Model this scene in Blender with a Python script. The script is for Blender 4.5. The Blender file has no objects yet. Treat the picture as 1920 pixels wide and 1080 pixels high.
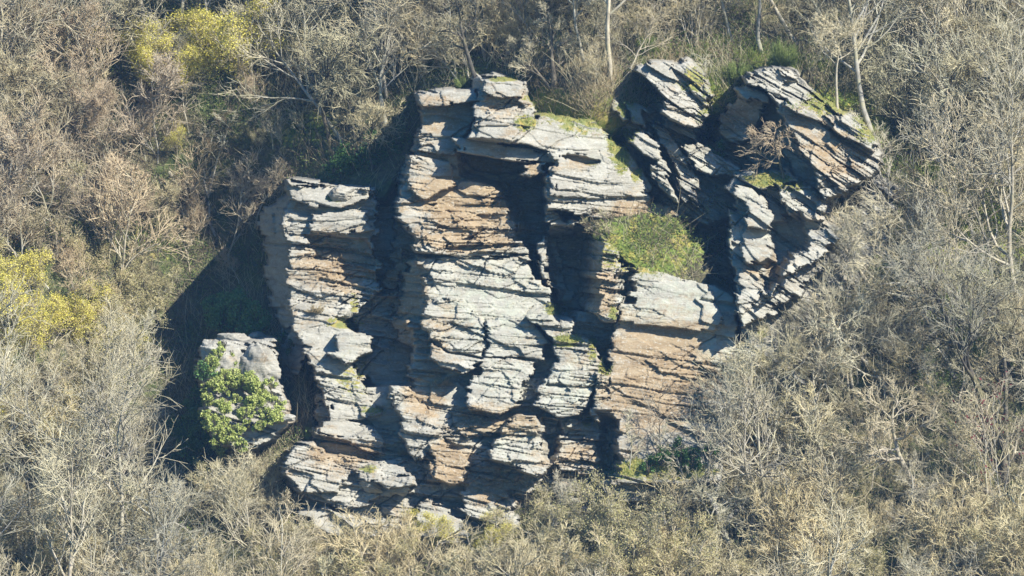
import bpy, math, random
import numpy as np
from mathutils import Vector, Matrix

S = bpy.context.scene
R = math.radians
# ------------------------------------------------------------------ camera
D0 = 250.0            # metres to the middle of the hillside
PPM = 30.0            # photo pixels per metre there
PITCH = R(6.0)
FWD = np.array([0.0, math.cos(PITCH), -math.sin(PITCH)])
UPV = np.array([0.0, math.sin(PITCH), math.cos(PITCH)])
RGT = np.array([1.0, 0.0, 0.0])
CAM = -FWD * D0
cd = bpy.data.cameras.new('camera'); cam = bpy.data.objects.new('camera', cd)
S.collection.objects.link(cam)
cam.location = CAM; cam.rotation_euler = (R(90) - PITCH, 0, 0)
cd.sensor_width = 36.0; cd.lens = 36.0 * D0 / (1920 / PPM)
cd.clip_start = 1.0; cd.clip_end = 2000.0
S.camera = cam
# ------------------------------------------------------------------ light
SUN_AZ, SUN_EL = R(53), R(41)     # azimuth to the right of the line back to the viewer
w = bpy.data.worlds.new('World'); S.world = w; w.use_nodes = True
nt = w.node_tree; bg = nt.nodes['Background']
sky = nt.nodes.new('ShaderNodeTexSky'); sky.sky_type = 'NISHITA'; sky.sun_disc = False
sky.sun_elevation = SUN_EL; sky.sun_rotation = math.pi - SUN_AZ
sky.ozone_density = 2.0
hs = nt.nodes.new('ShaderNodeHueSaturation'); hs.inputs['Saturation'].default_value = 3.2
nt.links.new(sky.outputs[0], hs.inputs['Color']); nt.links.new(hs.outputs[0], bg.inputs[0]); bg.inputs[1].default_value = 0.085
sd = bpy.data.lights.new('sun', 'SUN'); sd.energy = 5.0; sd.angle = R(0.5); sd.color = (1.0, 0.96, 0.85)
so = bpy.data.objects.new('sun', sd); S.collection.objects.link(so)
Lv = Vector((math.cos(SUN_EL) * math.sin(SUN_AZ), -math.cos(SUN_EL) * math.cos(SUN_AZ), math.sin(SUN_EL)))
so.rotation_euler = Lv.to_track_quat('Z', 'Y').to_euler(); so.location = Lv * 80
S.view_settings.view_transform = 'Standard'; S.view_settings.look = 'None'
S.view_settings.exposure = 0.98; S.view_settings.gamma = 1.0

HAZE = 0.00019
COL = S.collection
# ------------------------------------------------------------------ noise
def ihash(i, j, seed=0):
    i = np.asarray(i, dtype=np.int64); j = np.asarray(j, dtype=np.int64)
    h = (i * 374761393 + j * 668265263 + seed * 974634777) & 0xFFFFFFFF
    h = ((h ^ (h >> 13)) * 1274126177) & 0xFFFFFFFF
    h = ((h ^ (h >> 16)) * 2246822519) & 0xFFFFFFFF
    return ((h ^ (h >> 15)) & 0xFFFFFF) / float(0xFFFFFF)
def vnoise(x, y, seed=0):
    xi = np.floor(x); yi = np.floor(y); fx = x - xi; fy = y - yi
    fx = fx * fx * (3 - 2 * fx); fy = fy * fy * (3 - 2 * fy)
    a = ihash(xi, yi, seed); b = ihash(xi + 1, yi, seed); c = ihash(xi, yi + 1, seed); d = ihash(xi + 1, yi + 1, seed)
    return ((a + (b - a) * fx) * (1 - fy) + (c + (d - c) * fx) * fy) * 2 - 1
def fbm(x, y, seed=0, n=4):
    s = 0; a = 0.5
    for k in range(n):
        s = s + a * vnoise(x, y, seed + k * 17); x = x * 2.03 + 5.1; y = y * 2.03 + 1.7; a *= 0.5
    return s

# ------------------------------------------------------------------ relief
# closeness C (metres towards the viewer) over the hillside, traced in photo pixels
def hill(px, py):
    return 6 - (990 - py) * 0.025
def cliffbase(py):
    return (py - 540) * 0.01333
TERR = [  # px, py, radius, extra closeness of the ground
    (1010, 100, 200, 4.0), (1250, 130, 190, 5.5), (1450, 150, 190, 5.5), (1600, 300, 160, 4.0), (1700, 480, 180, 3.5),
    (1560, 620, 170, 3.0), (1450, 780, 200, 1.6), (1800, 700, 220, 1.5),
    (860, 330, 190, 3.0), (1000, 420, 200, 2.5), (700, 400, 120, 1.0), (1200, 500, 200, 2.0), (620, 980, 160, .8), (950, 1000, 220, 1.0),
    (420, 460, 180, -7.0), (290, 700, 210, -9.0), (1110, 190, 85, 4.4),
]
def terrain(px, py):
    c = hill(px, py)
    for (x, y, r, a) in TERR:
        c = c + a * np.exp(-((px - x) ** 2 + (py - y) ** 2) / (r * r))
    c = c + 1.4 * fbm(px / 420 + 3, py / 300, 5, 3) + 0.5 * fbm(px / 90, py / 60, 9, 4)
    return c

def facets(x, y, seed):
    """broken planar facets: each cell has its own offset and tilt"""
    xi = np.floor(x); yi = np.floor(y); best = np.full(x.shape, 9.); val = np.zeros(x.shape)
    for dx in (-1, 0, 1):
        for dy in (-1, 0, 1):
            i = xi + dx; j = yi + dy
            cx = i + ihash(i, j, seed); cy = j + ihash(i, j, seed + 1)
            d = np.maximum(abs(x - cx), abs(y - cy)) + .35 * (abs(x - cx) + abs(y - cy))
            v = (ihash(i, j, seed + 2) - .5) * 1.3 + (x - cx) * (ihash(i, j, seed + 3) - .65) * 1.3 + (y - cy) * (ihash(i, j, seed + 4) - .3) * 1.3
            m = d < best; best = np.where(m, d, best); val = np.where(m, v, val)
    return val
OUTLINE = [(545, 380), (720, 370), (800, 220), (900, 180), (985, 200), (1060, 235), (1130, 270), (1160, 240), (1220, 190), (1330, 215), (1400, 200), (1480, 200), (1600, 300), (1540, 380), (1540, 480), (1400, 640), (1380, 860), (1150, 880), (960, 960), (620, 920), (590, 800), (550, 620)]
def strata(px, py, th, seed):
    ct, st = math.cos(R(th)), math.sin(R(th))
    a = px * ct + py * st; s = -px * st + py * ct
    s = s + 20 * fbm(a / 260, s / 130, seed + 1, 2) + 3 * fbm(a / 40, s / 30, seed + 4, 3)
    a = a + 9 * fbm(a / 60, s / 25, seed + 2, 3)
    rough = np.clip(.85 + 2.3 * fbm(px / 120, py / 90, seed + 60, 3), .1, 2.0)
    out = .50 * facets(a / 95, s / 40, seed + 70) + .32 * facets(a / 44, s / 15 + .3 * vnoise(a / 40, s / 30, seed), seed + 75) * rough
    for k, (T, L, amp) in enumerate(((58, 150, .20), (25, 90, .15), (11.5, 60, .11), (5.6, 40, .06))):
        q = s / T + 0.45 * vnoise(s / T * .8, a / 300 + k, seed + 30 + k)
        i = np.floor(q); f = q - i
        b = a / (L * (0.6 + 0.9 * ihash(i, i * 0 + 3, seed + k))) + ihash(i, i * 0, seed + 7 + k) * 9
        b = b + 0.35 * (f - .5)
        j = np.floor(b); g = b - j
        h = ihash(i, j, seed + 11 * k); h2 = ihash(i, j, seed + 11 * k + 5); h3 = ihash(i, j, seed + 11 * k + 6)
        v = (h - .5) * 2 * amp + amp * .9 * (f - .5) * (h2 * 1.4 - .1) - amp * .9 * (g - .5) * (h3 - .2)
        v = v - amp * 2.6 * (f < .10) * (h3 > .62) - amp * 2.6 * (g < (2.8 / L)) * (h2 > .62)
        out = out + v * (rough if k > 0 else 1)
    out = out + .22 * fbm(px / 60, py / 42, seed + 80, 5)
    return out

THETA = {1: 7, 2: 6, 3: 33, 4: 33, 5: 9, 6: 12, 7: 10, 8: 14, 9: 20}
# blocks: owner, mode, p, gx, gy, steep, amp, polygon
A, CUT = 'add', 'cut'
B = []
def blk(owner, p, gx, gy, poly, steep=.35, amp=1.0, mode=A):
    B.append((owner, mode, p, gx, gy, steep, amp, poly))
# back walls (the recesses)
blk(2, -2.2, 0, .1, [(520, 375), (620, 350), (760, 340), (780, 500), (780, 740), (700, 760), (600, 740), (540, 680), (520, 560)], .25, 1.3)
blk(2, .2, 0, .3, [(590, 740), (800, 720), (840, 800), (820, 900), (740, 900), (600, 930)], .25, 1.2)
blk(1, -2.4, -.1, 0, [(745, 300), (800, 230), (900, 200), (1080, 240), (1210, 350), (1260, 420), (1270, 560), (1200, 620), (900, 640), (760, 660), (740, 600), (740, 400)], .3, 1.2)
blk(1, .9, -.1, .2, [(770, 600), (1200, 580), (1200, 900), (1010, 930), (800, 900), (770, 760)], .2, 1.2)
blk(3, -2.0, -.3, .2, [(1250, 330), (1480, 330), (1430, 620), (1380, 640), (1300, 560), (1230, 470), (1205, 370)], .25, 1.3)
blk(3, .3, -.5, .4, [(1150, 200), (1220, 150), (1330, 190), (1300, 260), (1300, 330), (1390, 330), (1400, 400), (1330, 420), (1260, 400), (1205, 340), (1165, 270)], .25, 1.3)
blk(4, -.6, .5, .2, [(1330, 230), (1440, 240), (1500, 330), (1420, 360), (1370, 320)], .25, 1.2)
blk(1, 1.0, -.3, .8, [(560, 880), (760, 860), (1150, 890), (1010, 1000), (860, 1030), (700, 1010), (590, 970)], .2, 1.2)
blk(4, 1.6, -.6, .3, [(1398, 600), (1480, 540), (1560, 460), (1640, 330), (1690, 360), (1660, 480), (1600, 600), (1500, 720), (1400, 760), (1376, 700)], .1, 1.0)
blk(9, 1.5, -.4, .3, [(388, 660), (420, 640), (500, 634), (520, 660), (522, 720), (545, 775), (540, 810), (480, 845), (410, 840), (385, 760)], .25, 1.0)
# left buttress
blk(2, -2.0, 8.5, 0, [(494, 420), (505, 385), (545, 362), (552, 600), (540, 612), (518, 600), (500, 520)], .3, .7)
blk(2, .5, -.35, .1, [(540, 352), (575, 345), (640, 350), (700, 352), (706, 385), (700, 450), (705, 540), (670, 590), (640, 605), (546, 598), (537, 480)], .5)
blk(2, 1.1, -.3, .9, [(540, 344), (600, 346), (690, 348), (690, 372), (640, 392), (590, 385), (543, 372)], .35, .6)
blk(2, .95, -.4, .1, [(592, 402), (640, 398), (684, 396), (690, 430), (660, 441), (590, 437)], .4, .5)
blk(2, -.3, 0, .1, [(588, 443), (690, 452), (688, 500), (590, 480)], mode=CUT)
blk(2, .1, 0, .1, [(640, 500), (700, 480), (704, 560), (640, 540)], mode=CUT)
blk(2, .9, -.7, .5, [(547, 560), (600, 575), (640, 600), (662, 622), (664, 690), (705, 775), (690, 782), (622, 792), (604, 745), (592, 690), (562, 640), (546, 600)], .4, .55)
blk(2, 1.7, -.3, .5, [(622, 632), (655, 624), (690, 627), (688, 660), (655, 680), (624, 664)], .35, .5)
blk(2, -1.2, 6.5, 0, [(527, 640), (548, 612), (566, 610), (578, 650), (563, 700), (542, 708), (530, 680)], .4, .5)
blk(2, 1.1, -.5, .3, [(598, 795), (640, 788), (706, 803), (722, 850), (690, 845), (650, 822), (600, 812)], .35, .8)
blk(2, .2, 0, 0, [(640, 822), (700, 838), (740, 800), (760, 870), (700, 890), (630, 850)], .3, 1)
# columns in the left recess
blk(2, -.9, 1.0, .3, [(715, 530), (735, 480), (752, 462), (760, 480), (745, 520), (730, 545)], .3, .6)
blk(2, -1.3, -.3, .3, [(668, 560), (750, 540), (790, 600), (790, 720), (720, 740), (672, 700)], .12, 1.3)
# toe of the cliff, left
blk(6, 2.0, -.25, .7, [(556, 832), (590, 826), (610, 850), (700, 866), (760, 880), (775, 905), (750, 925), (700, 940), (640, 950), (590, 936), (548, 908), (530, 880), (533, 858)], .35, .9)
blk(6, 2.7, -.5, .6, [(556, 832), (585, 828), (600, 850), (650, 880), (640, 925), (575, 922), (540, 895), (532, 862)], .3, .5)
blk(6, 2.6, -.3, .3, [(666, 880), (708, 876), (710, 900), (668, 896)], .35, .5)
blk(6, 2.8, -.3, .3, [(712, 895), (770, 892), (775, 912), (735, 922), (706, 905)], .35, .6)
# central cliff
blk(1, 1.5, -.5, .15, [(787, 178), (880, 175), (893, 200), (872, 250), (850, 292), (782, 280), (787, 235)], .4, .8)
blk(1, 2.4, -.2, .9, [(785, 180), (815, 172), (890, 170), (896, 192), (860, 196), (787, 200)], .35, .5)
blk(1, -.4, 6, 0, [(885, 150), (898, 140), (912, 150), (905, 200), (870, 270), (855, 280), (880, 215)], .5, .5)
blk(1, 3.0, -.35, .7, [(906, 150), (930, 142), (982, 156), (992, 182), (1003, 212), (990, 240), (965, 262), (920, 272), (868, 276), (888, 222)], .4, .8)
blk(1, 3.5, -.4, .8, [(912, 150), (940, 146), (984, 158), (984, 180), (930, 182), (908, 172)], .35, .4)
blk(1, 3.3, -.4, .5, [(900, 214), (968, 200), (975, 240), (950, 262), (885, 262)], .35, .5)
blk(1, .9, -.25, .15, [(780, 262), (860, 285), (885, 318), (935, 335), (962, 372), (985, 440), (990, 478), (860, 478), (785, 466), (752, 410), (748, 360), (766, 310)], .3)
blk(1, -1.5, -.2, .1, [(874, 294), (1024, 304), (1034, 470), (1058, 592), (1030, 580), (1008, 520), (985, 455), (972, 400), (940, 340), (874, 320)], mode=CUT)
blk(1, 1.6, -.3, .3, [(765, 290), (845, 305), (850, 345), (800, 372), (762, 352)], .25, .8)
blk(1, 1.4, -.3, .3, [(748, 372), (850, 395), (900, 430), (840, 455), (772, 438), (748, 405)], .25, .6)
blk(1, 1.4, -.4, .3, [(770, 440), (870, 446), (982, 452), (988, 478), (860, 480), (782, 470)], .3, 1)
blk(1, 2.3, -.5, .2, [(848, 262), (900, 268), (1026, 286), (1030, 303), (950, 296), (862, 284)], .35, .5)
blk(1, 2.1, -1.3, .2, [(940, 264), (968, 240), (995, 222), (1060, 216), (1100, 226), (1142, 252), (1190, 310), (1214, 352), (1212, 380), (1196, 402), (1120, 398), (1030, 396), (1024, 330), (1028, 284)], .22, .3)
blk(1, 2.25, -1.4, .1, [(1034, 285), (1080, 280), (1140, 300), (1200, 340), (1208, 366), (1120, 372), (1034, 366)], .12, .22)
blk(1, 1.9, -1.3, .1, [(1052, 293), (1090, 299), (1112, 306), (1088, 308), (1066, 302)], mode=CUT)

blk(1, 1.6, -.4, .2, [(1022, 340), (1036, 330), (1042, 400), (1062, 415), (1100, 398), (1098, 428), (1040, 440), (1028, 430)], .35, 1)
blk(1, 1.4, -1.0, .8, [(1090, 392), (1190, 380), (1250, 384), (1268, 414), (1200, 412), (1110, 404)], .2, .5)
blk(1, 2.2, -.5, .2, [(982, 306), (1010, 302), (1014, 325), (998, 333), (980, 326)], .4, .3)
blk(1, .9, -.2, .4, [(1002, 470), (1022, 440), (1046, 452), (1062, 560), (1040, 560)], .3, .6)
blk(1, 1.3, -.3, .2, [(786, 482), (860, 480), (985, 486), (1004, 515), (1024, 560), (1030, 588), (985, 598), (1024, 640), (1012, 684), (900, 684), (840, 672), (802, 640), (797, 560)], .22, .8)
blk(1, -.6, 4.2, 0, [(742, 640), (757, 500), (786, 478), (800, 560), (804, 650), (790, 665)], .35, .5)
blk(1, 1.9, -.3, .3, [(795, 570), (850, 560), (905, 600), (905, 668), (850, 660), (802, 638)], .2, .7)
blk(1, 1.9, -.4, .2, [(910, 600), (985, 592), (1022, 640), (1010, 676), (912, 668)], .22, .5)
blk(1, 2.3, -.2, .8, [(802, 648), (860, 668), (905, 676), (868, 700), (820, 684), (800, 668)], .35, .6)
blk(1, 2.1, -.4, .4, [(905, 668), (1005, 684), (992, 720), (984, 752), (942, 776), (880, 772), (870, 760), (890, 720)], .3, .6)
blk(1, .6, .2, .3, [(800, 704), (838, 706), (832, 750), (805, 778), (788, 760)], .25, .8)
blk(1, -.8, 1.5, 0, [(985, 690), (1022, 640), (1034, 660), (1025, 710), (1003, 770), (985, 760)], .3, .5)
blk(1, 2.3, -.3, .2, [(985, 592), (1030, 586), (1064, 600), (1066, 622), (1100, 634), (1122, 662), (1128, 700), (1104, 752), (1098, 775), (1050, 785), (1006, 768), (1016, 730), (1040, 690), (1034, 640), (1010, 612)], .35, .7)
blk(1, 2.6, -.5, .2, [(1122, 690), (1148, 706), (1152, 788), (1128, 800), (1108, 790), (1118, 740)], .3, .6)
blk(1, 3.2, -.5, .2, [(1104, 448), (1130, 450), (1166, 474), (1168, 505), (1157, 560), (1142, 606), (1122, 604), (1084, 566), (1100, 520)], .4, 1.1)
blk(1, .4, .6, 0, [(1060, 590), (1120, 600), (1140, 620), (1134, 680), (1110, 640)], .25, .6)
blk(1, -1.6, .2, .1, [(1040, 444), (1104, 436), (1102, 500), (1084, 570), (1050, 580)], mode=CUT)
# lower centre columns
blk(1, 1.5, -.5, .5, [(732, 728), (762, 726), (792, 762), (808, 800), (842, 834), (838, 860), (805, 850), (780, 866), (757, 832), (748, 790), (732, 770)], .25, .8)
blk(1, 1.9, -.5, .3, [(806, 835), (866, 850), (882, 888), (870, 905), (840, 912), (806, 888)], .35, .5)
blk(1, 1.2, -.3, .4, [(842, 778), (880, 770), (955, 776), (985, 780), (930, 812), (872, 822), (842, 808)], .3, 1)
blk(1, 3.0, -.5, .3, [(936, 802), (968, 780), (1004, 782), (1030, 820), (1044, 860), (1002, 892), (950, 872), (920, 862), (924, 834)], .3, .6)
blk(1, .3, .3, .1, [(872, 822), (930, 812), (916, 866), (900, 890), (878, 884)], .3, .6)
blk(1, 1.6, -.4, .4, [(1010, 782), (1148, 796), (1150, 890), (1040, 884)], .15, 1)
blk(1, .6, 0, 0, [(1020, 788), (1046, 796), (1042, 840), (1028, 856)], mode=CUT)
# lower right wall
blk(5, 2.3, -.25, .1, [(1166, 506), (1210, 504), (1262, 522), (1330, 532), (1386, 566), (1392, 640), (1372, 700), (1380, 800), (1350, 900), (1140, 905), (1136, 700), (1142, 622), (1156, 560)], .3, .5)
blk(5, 2.65, -.25, .3, [(1170, 512), (1210, 508), (1330, 535), (1350, 600), (1330, 618), (1200, 606), (1150, 604)], .2, .6)
blk(5, 1.5, 0, 0, [(1182, 512), (1190, 512), (1180, 560), (1168, 560)], mode=CUT)
blk(5, .3, 0, 0, [(1132, 790), (1146, 790), (1142, 880), (1124, 880)], mode=CUT)
# grass shelf (ground)
blk(0, 2.05, -.6, 1.6, [(1092, 400), (1170, 394), (1220, 400), (1276, 414), (1322, 470), (1336, 536), (1262, 524), (1200, 510), (1168, 478), (1116, 450)], .3, .3)
# upper middle crag
blk(3, 3.2, -.5, .9, [(1190, 136), (1222, 116), (1290, 113), (1318, 140), (1336, 178), (1328, 200), (1262, 168), (1225, 160)], .25, 1)
blk(3, 3.4, -.7, .4, [(1228, 158), (1262, 164), (1330, 196), (1326, 214), (1296, 236), (1232, 212), (1240, 190)], .4, .9)
blk(3, 1.2, -.6, .3, [(1236, 215), (1292, 238), (1300, 262), (1240, 236)], .3, 1)
blk(3, 1.9, -.3, .3, [(1148, 192), (1160, 178), (1176, 205), (1182, 226), (1166, 228)], .3, .4)
blk(3, 1.6, -.3, .3, [(1182, 190), (1212, 206), (1218, 238), (1190, 226)], .3, .4)
blk(3, .2, 2.5, .3, [(1168, 170), (1196, 150), (1232, 160), (1236, 210), (1215, 205)], .25, .8)
blk(3, 3.0, -.6, .5, [(1168, 262), (1192, 246), (1218, 246), (1232, 272), (1226, 296), (1200, 288)], .3, .5)
blk(3, 2.8, -.8, .4, [(1222, 290), (1236, 300), (1262, 352), (1272, 382), (1250, 366), (1222, 330)], .3, .5)
blk(3, 1.8, -.5, .3, [(1232, 236), (1262, 252), (1282, 290), (1300, 330), (1310, 388), (1284, 372), (1258, 310), (1240, 272)], .3, .9)
blk(3, 2.0, -.6, .6, [(1288, 282), (1320, 268), (1352, 290), (1394, 318), (1392, 336), (1330, 326), (1300, 312)], .3, 1)
blk(3, .6, -.5, .5, [(1290, 318), (1378, 345), (1384, 400), (1340, 420), (1306, 380)], .2, 1.3)
# right crag
blk(4, 1.5, 2.0, .4, [(1344, 240), (1362, 206), (1402, 172), (1438, 192), (1425, 212), (1402, 262), (1360, 262)], .3, .6)
blk(4, 3.3, -.3, 1.2, [(1382, 172), (1402, 168), (1448, 184), (1442, 198), (1400, 186)], .3, .4)
blk(4, 3.6, -.5, .8, [(1402, 136), (1440, 128), (1474, 132), (1506, 166), (1560, 202), (1590, 240), (1500, 205), (1455, 176), (1412, 160)], .22, .9)
blk(4, 4.4, -1.0, .5, [(1452, 182), (1500, 196), (1560, 216), (1640, 252), (1660, 290), (1640, 330), (1600, 350), (1566, 372), (1545, 372), (1525, 318), (1500, 286), (1482, 258), (1468, 214)], .35, 1)
blk(4, 5.0, -1.2, .6, [(1466, 178), (1540, 196), (1560, 230), (1510, 216), (1474, 204)], .25, .8)
blk(4, 4.9, -1.0, .6, [(1542, 208), (1560, 206), (1612, 228), (1648, 268), (1644, 286), (1580, 250)], .35, .8)
blk(4, 1.6, 3.0, .2, [(1430, 215), (1458, 180), (1486, 258), (1522, 318), (1548, 372), (1500, 350), (1478, 300)], .3, .6)
blk(4, 3.2, -.6, .5, [(1372, 352), (1396, 326), (1450, 322), (1500, 330), (1550, 370), (1570, 430), (1540, 500), (1482, 566), (1424, 600), (1396, 612), (1384, 560), (1368, 470)], .35, 1)
blk(4, 3.5, -.4, 2.6, [(1392, 330), (1420, 318), (1480, 318), (1492, 340), (1440, 356), (1400, 346)], .3, .4)
blk(4, 4.0, -.7, .4, [(1386, 352), (1418, 356), (1448, 392), (1440, 430), (1404, 428), (1390, 400)], .3, .6)
blk(4, 4.4, -.8, .3, [(1392, 455), (1450, 448), (1458, 478), (1440, 492), (1394, 490)], .3, .5)
blk(4, 4.0, -.8, .3, [(1390, 500), (1432, 506), (1440, 540), (1418, 570), (1394, 596), (1386, 560)], .3, .7)
blk(4, 4.0, -.8, .5, [(1462, 352), (1524, 350), (1556, 396), (1540, 416), (1480, 410)], .3, .8)
blk(4, 4.2, -.8, .5, [(1500, 440), (1560, 430), (1576, 452), (1520, 490), (1470, 520), (1450, 560), (1436, 560), (1470, 490)], .25, .7)
blk(4, 2.2, .0, .2, [(1446, 418), (1500, 412), (1512, 440), (1466, 490), (1440, 545), (1436, 505), (1460, 490), (1450, 440)], mode=CUT)
# foot rocks among the brush
blk(8, 1.5, -.3, .9, [(870, 905), (905, 898), (950, 925), (980, 975), (960, 1000), (905, 990), (870, 950)], .25, .8)
blk(7, 1.6, -.3, .9, [(770, 965), (800, 940), (850, 950), (860, 990), (820, 1010), (780, 1000)], .25, .7)
blk(7, 1.5, -.3, .8, [(890, 1035), (940, 1015), (1000, 1022), (1010, 1060), (950, 1085), (890, 1070)], .25, .7)
blk(7, 1.6, -.2, .6, [(1180, 1010), (1215, 990), (1240, 1020), (1240, 1085), (1190, 1085)], .25, 1)
blk(7, 2.0, -.3, .4, [(560, 958), (600, 945), (650, 960), (690, 985), (640, 1010), (590, 990)], .25, .8)
blk(5, 1.5, -.3, .9, [(1140, 905), (1200, 895), (1330, 900), (1340, 930), (1230, 940), (1150, 940)], .2, .8)

def polydist(x, y, poly):
    n = len(poly); d2 = np.full(x.shape, 1e18); ins = np.zeros(x.shape, bool)
    for k in range(n):
        ax, ay = poly[k]; bx, by = poly[(k + 1) % n]
        ex, ey = bx - ax, by - ay; wx, wy = x - ax, y - ay
        t = np.clip((wx * ex + wy * ey) / (ex * ex + ey * ey + 1e-9), 0, 1)
        qx, qy = wx - ex * t, wy - ey * t
        d2 = np.minimum(d2, qx * qx + qy * qy)
        c = ((ay > y) != (by > y)) & (x < (bx - ax) * (y - ay) / ((by - ay) if by != ay else 1e-9) + ax)
        ins ^= c
    d = np.sqrt(d2)
    return np.where(ins, -d, d)

def relief(px, py):
    """closeness, owner for arrays of photo pixels"""
    C = terrain(px, py)
    bb = (px > 500) & (px < 1700) & (py > 100) & (py < 1000)
    C[bb] -= np.clip(-polydist(px[bb], py[bb], OUTLINE) * .16, 0, 7)
    own = np.zeros(px.shape, np.int32); amp = np.full(px.shape, .0)
    def steps(th, sd):
        ct, st = math.cos(R(th)), math.sin(R(th)); al = px * ct + py * st; ac = -px * st + py * ct + 14 * fbm(px / 150, py / 90, sd, 2)
        du = 0; dv = 0
        for T, L, a1, a2 in ((38, 120, 15, 7), (15, 60, 12, 5), (6.5, 34, 7, 2.5)):
            q_ = ac / T + .3 * vnoise(al / 90, ac / T, sd + 3); i = np.floor(q_); j = np.floor(al / L + ihash(i, i * 0, sd + 4) * 7)
            du = du + a1 * (ihash(i, np.floor(al / (L * 3)), sd + 5) - .5); dv = dv + a2 * (ihash(j, i, sd + 6) - .5)
        return px + du * ct - dv * st + 4 * fbm(px / 20, py / 16, sd + 8, 3), py + du * st + dv * ct + 3 * fbm(px / 30, py / 22, sd + 9, 3)
    XY = {8: steps(8, 401), 33: steps(33, 431)}
    for (o, mode, p, gx, gy, steep, am, poly) in B:
        P = np.array(poly, float); cx, cy = P.mean(0)
        if o == 2: p = p - float(np.clip((760 - cy) / 160, .5, 1)) * 1.3
        if o == 3: p = p - .8
        if o == 4: p = p - .5
        if o == 0: p = p - .2
        m = 60
        bb = (px > P[:, 0].min() - m) & (px < P[:, 0].max() + m) & (py > P[:, 1].min() - m) & (py < P[:, 1].max() + m)
        if not bb.any(): continue
        x, y = (v_[bb] for v_ in XY[33 if THETA.get(o, 8) > 25 else 8])
        d = polydist(x, y, poly)
        pl = cliffbase(py[bb]) + 1 + (p - 1) * 1.75 + gx * (px[bb] - cx) / 100 + gy * (py[bb] - cy) / 100
        c0 = C[bb]; o0 = own[bb]; a0 = amp[bb]
        if mode == A:
            v = pl - np.maximum(d, 0) * steep * 4.0 - .10 * np.exp(np.minimum(d, 0) / 3.0)
            win = v > c0
            c0 = np.where(win, v, c0); o0 = np.where(win, o, o0); a0 = np.where(win, am, a0)
        else:
            v = pl + np.maximum(d, 0) * .25
            win = (v < c0) & (o0 > 0)
            c0 = np.where(win, v, c0)
        C[bb] = c0; own[bb] = o0; amp[bb] = a0
    for o, th in THETA.items():
        mk = own == o
        if mk.any():
            C[mk] += .88 * amp[mk] * strata(px[mk], py[mk], th, 200 + o * 40)
    return C, own

def world(px, py, C):
    z = D0 - C; k = z / (PPM * D0)
    xc = (px - 960) * k; yc = (540 - py) * k
    return CAM + xc[..., None] * RGT + yc[..., None] * UPV + z[..., None] * FWD

def axis(segs):
    out = []
    for a, b, st in segs:
        n = max(1, int(round((b - a) / st))); out += list(np.linspace(a, b, n, endpoint=False))
    out.append(segs[-1][1]); return np.array(out)
gx = axis([(-2400, -300, 60), (-300, 370, 7), (370, 1700, 1.5), (1700, 2200, 7), (2200, 4300, 60)])
gy = axis([(-1500, -100, 50), (-100, 80, 6), (80, 1050, 1.4), (1050, 1300, 5), (1300, 2600, 50)])
PX, PY = np.meshgrid(gx, gy)
CC, OWN = relief(PX, PY)
W = world(PX, PY, CC)

# colour fields of the rock: tan stone, green-grey lichen, moss
def blobs(px, py, L, seed):
    v = np.zeros(px.shape)
    for (x, y, rx, ry, a) in L:
        v = np.maximum(v, a * np.exp(-(((px - x) / rx) ** 2 + ((py - y) / ry) ** 2) ** 1.5))
    return v
TAN = [(880, 380, 110, 80, 1), (820, 215, 50, 40, .6), (640, 500, 90, 50, .75), (1240, 700, 130, 120, 1), (870, 450, 110, 22, 1), (1130, 540, 30, 60, .8), (998, 316, 16, 16, 1),
       (640, 850, 70, 28, .8), (930, 790, 90, 30, .9), (840, 870, 50, 50, .9), (1100, 860, 100, 60, .5), (800, 740, 40, 50, .9), (1200, 395, 70, 20, .9), (760, 560, 40, 90, .9),
       (950, 200, 60, 40, .35), (1560, 290, 70, 60, .5), (1380, 230, 50, 30, .6), (780, 300, 30, 60, .3), (1060, 310, 60, 10, .5), (930, 920, 60, 40, .8), (820, 620, 40, 60, .4), (570, 770, 40, 50, .5),
       (1430, 500, 40, 30, .5), (1520, 240, 60, 40, .4)]
LICH = [(930, 570, 130, 90, .9), (1270, 560, 120, 50, 1), (1070, 730, 70, 70, .9), (960, 710, 60, 50, .8), (730, 800, 20, 70, 1), (1360, 640, 50, 60, 1), (970, 830, 60, 50, .7), (1120, 260, 80, 60, .4), (660, 690, 50, 60, .5), (1420, 400, 90, 120, .35), (1280, 340, 90, 80, .4)]
MOSS = [(1215, 460, 115, 64, .8), (1090, 210, 90, 50, .8), (1160, 260, 24, 60, 1), (1030, 190, 40, 30, .9), (1440, 340, 46, 18, 1), (1560, 190, 60, 30, .8), (1300, 150, 40, 30, .7), (1630, 240, 40, 40, .7), (660, 710, 36, 60, .5),
        (640, 605, 34, 10, 1), (1060, 640, 30, 14, 1), (1040, 575, 24, 10, .9), (1010, 182, 30, 12, 1), (945, 148, 30, 6, .8), (630, 372, 20, 8, .9), (990, 232, 18, 10, .9), (1240, 880, 110, 26, 1), (1330, 200, 30, 60, .6),
        (1500, 200, 60, 16, .4), (700, 770, 30, 14, .7), (1430, 620, 14, 14, .9), (900, 1000, 90, 16, .6), (1130, 310, 60, 20, .25), (1340, 420, 50, 100, .4), (570, 810, 40, 14, .5), (1170, 230, 30, 60, .7), (1040, 580, 22, 12, 1.1), (1150, 590, 12, 20, .9), (1135, 690, 14, 16, 1), (1065, 640, 34, 12, 1.1), (985, 232, 22, 16, 1.1), (1110, 655, 10, 30, .8), (665, 575, 10, 30, .8), (645, 607, 36, 10, 1.1), (690, 880, 20, 10, .7), (1100, 790, 12, 14, .7), (1165, 300, 18, 30, 1), (1195, 330, 14, 20, .8), (1480, 350, 30, 14, .8), (1810, 470, 110, 70, .8), (1760, 560, 60, 80, .6), (1790, 380, 90, 30, .9), (1840, 90, 60, 30, .6), (560, 240, 90, 40, .5), (300, 440, 60, 50, .5)]
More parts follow.
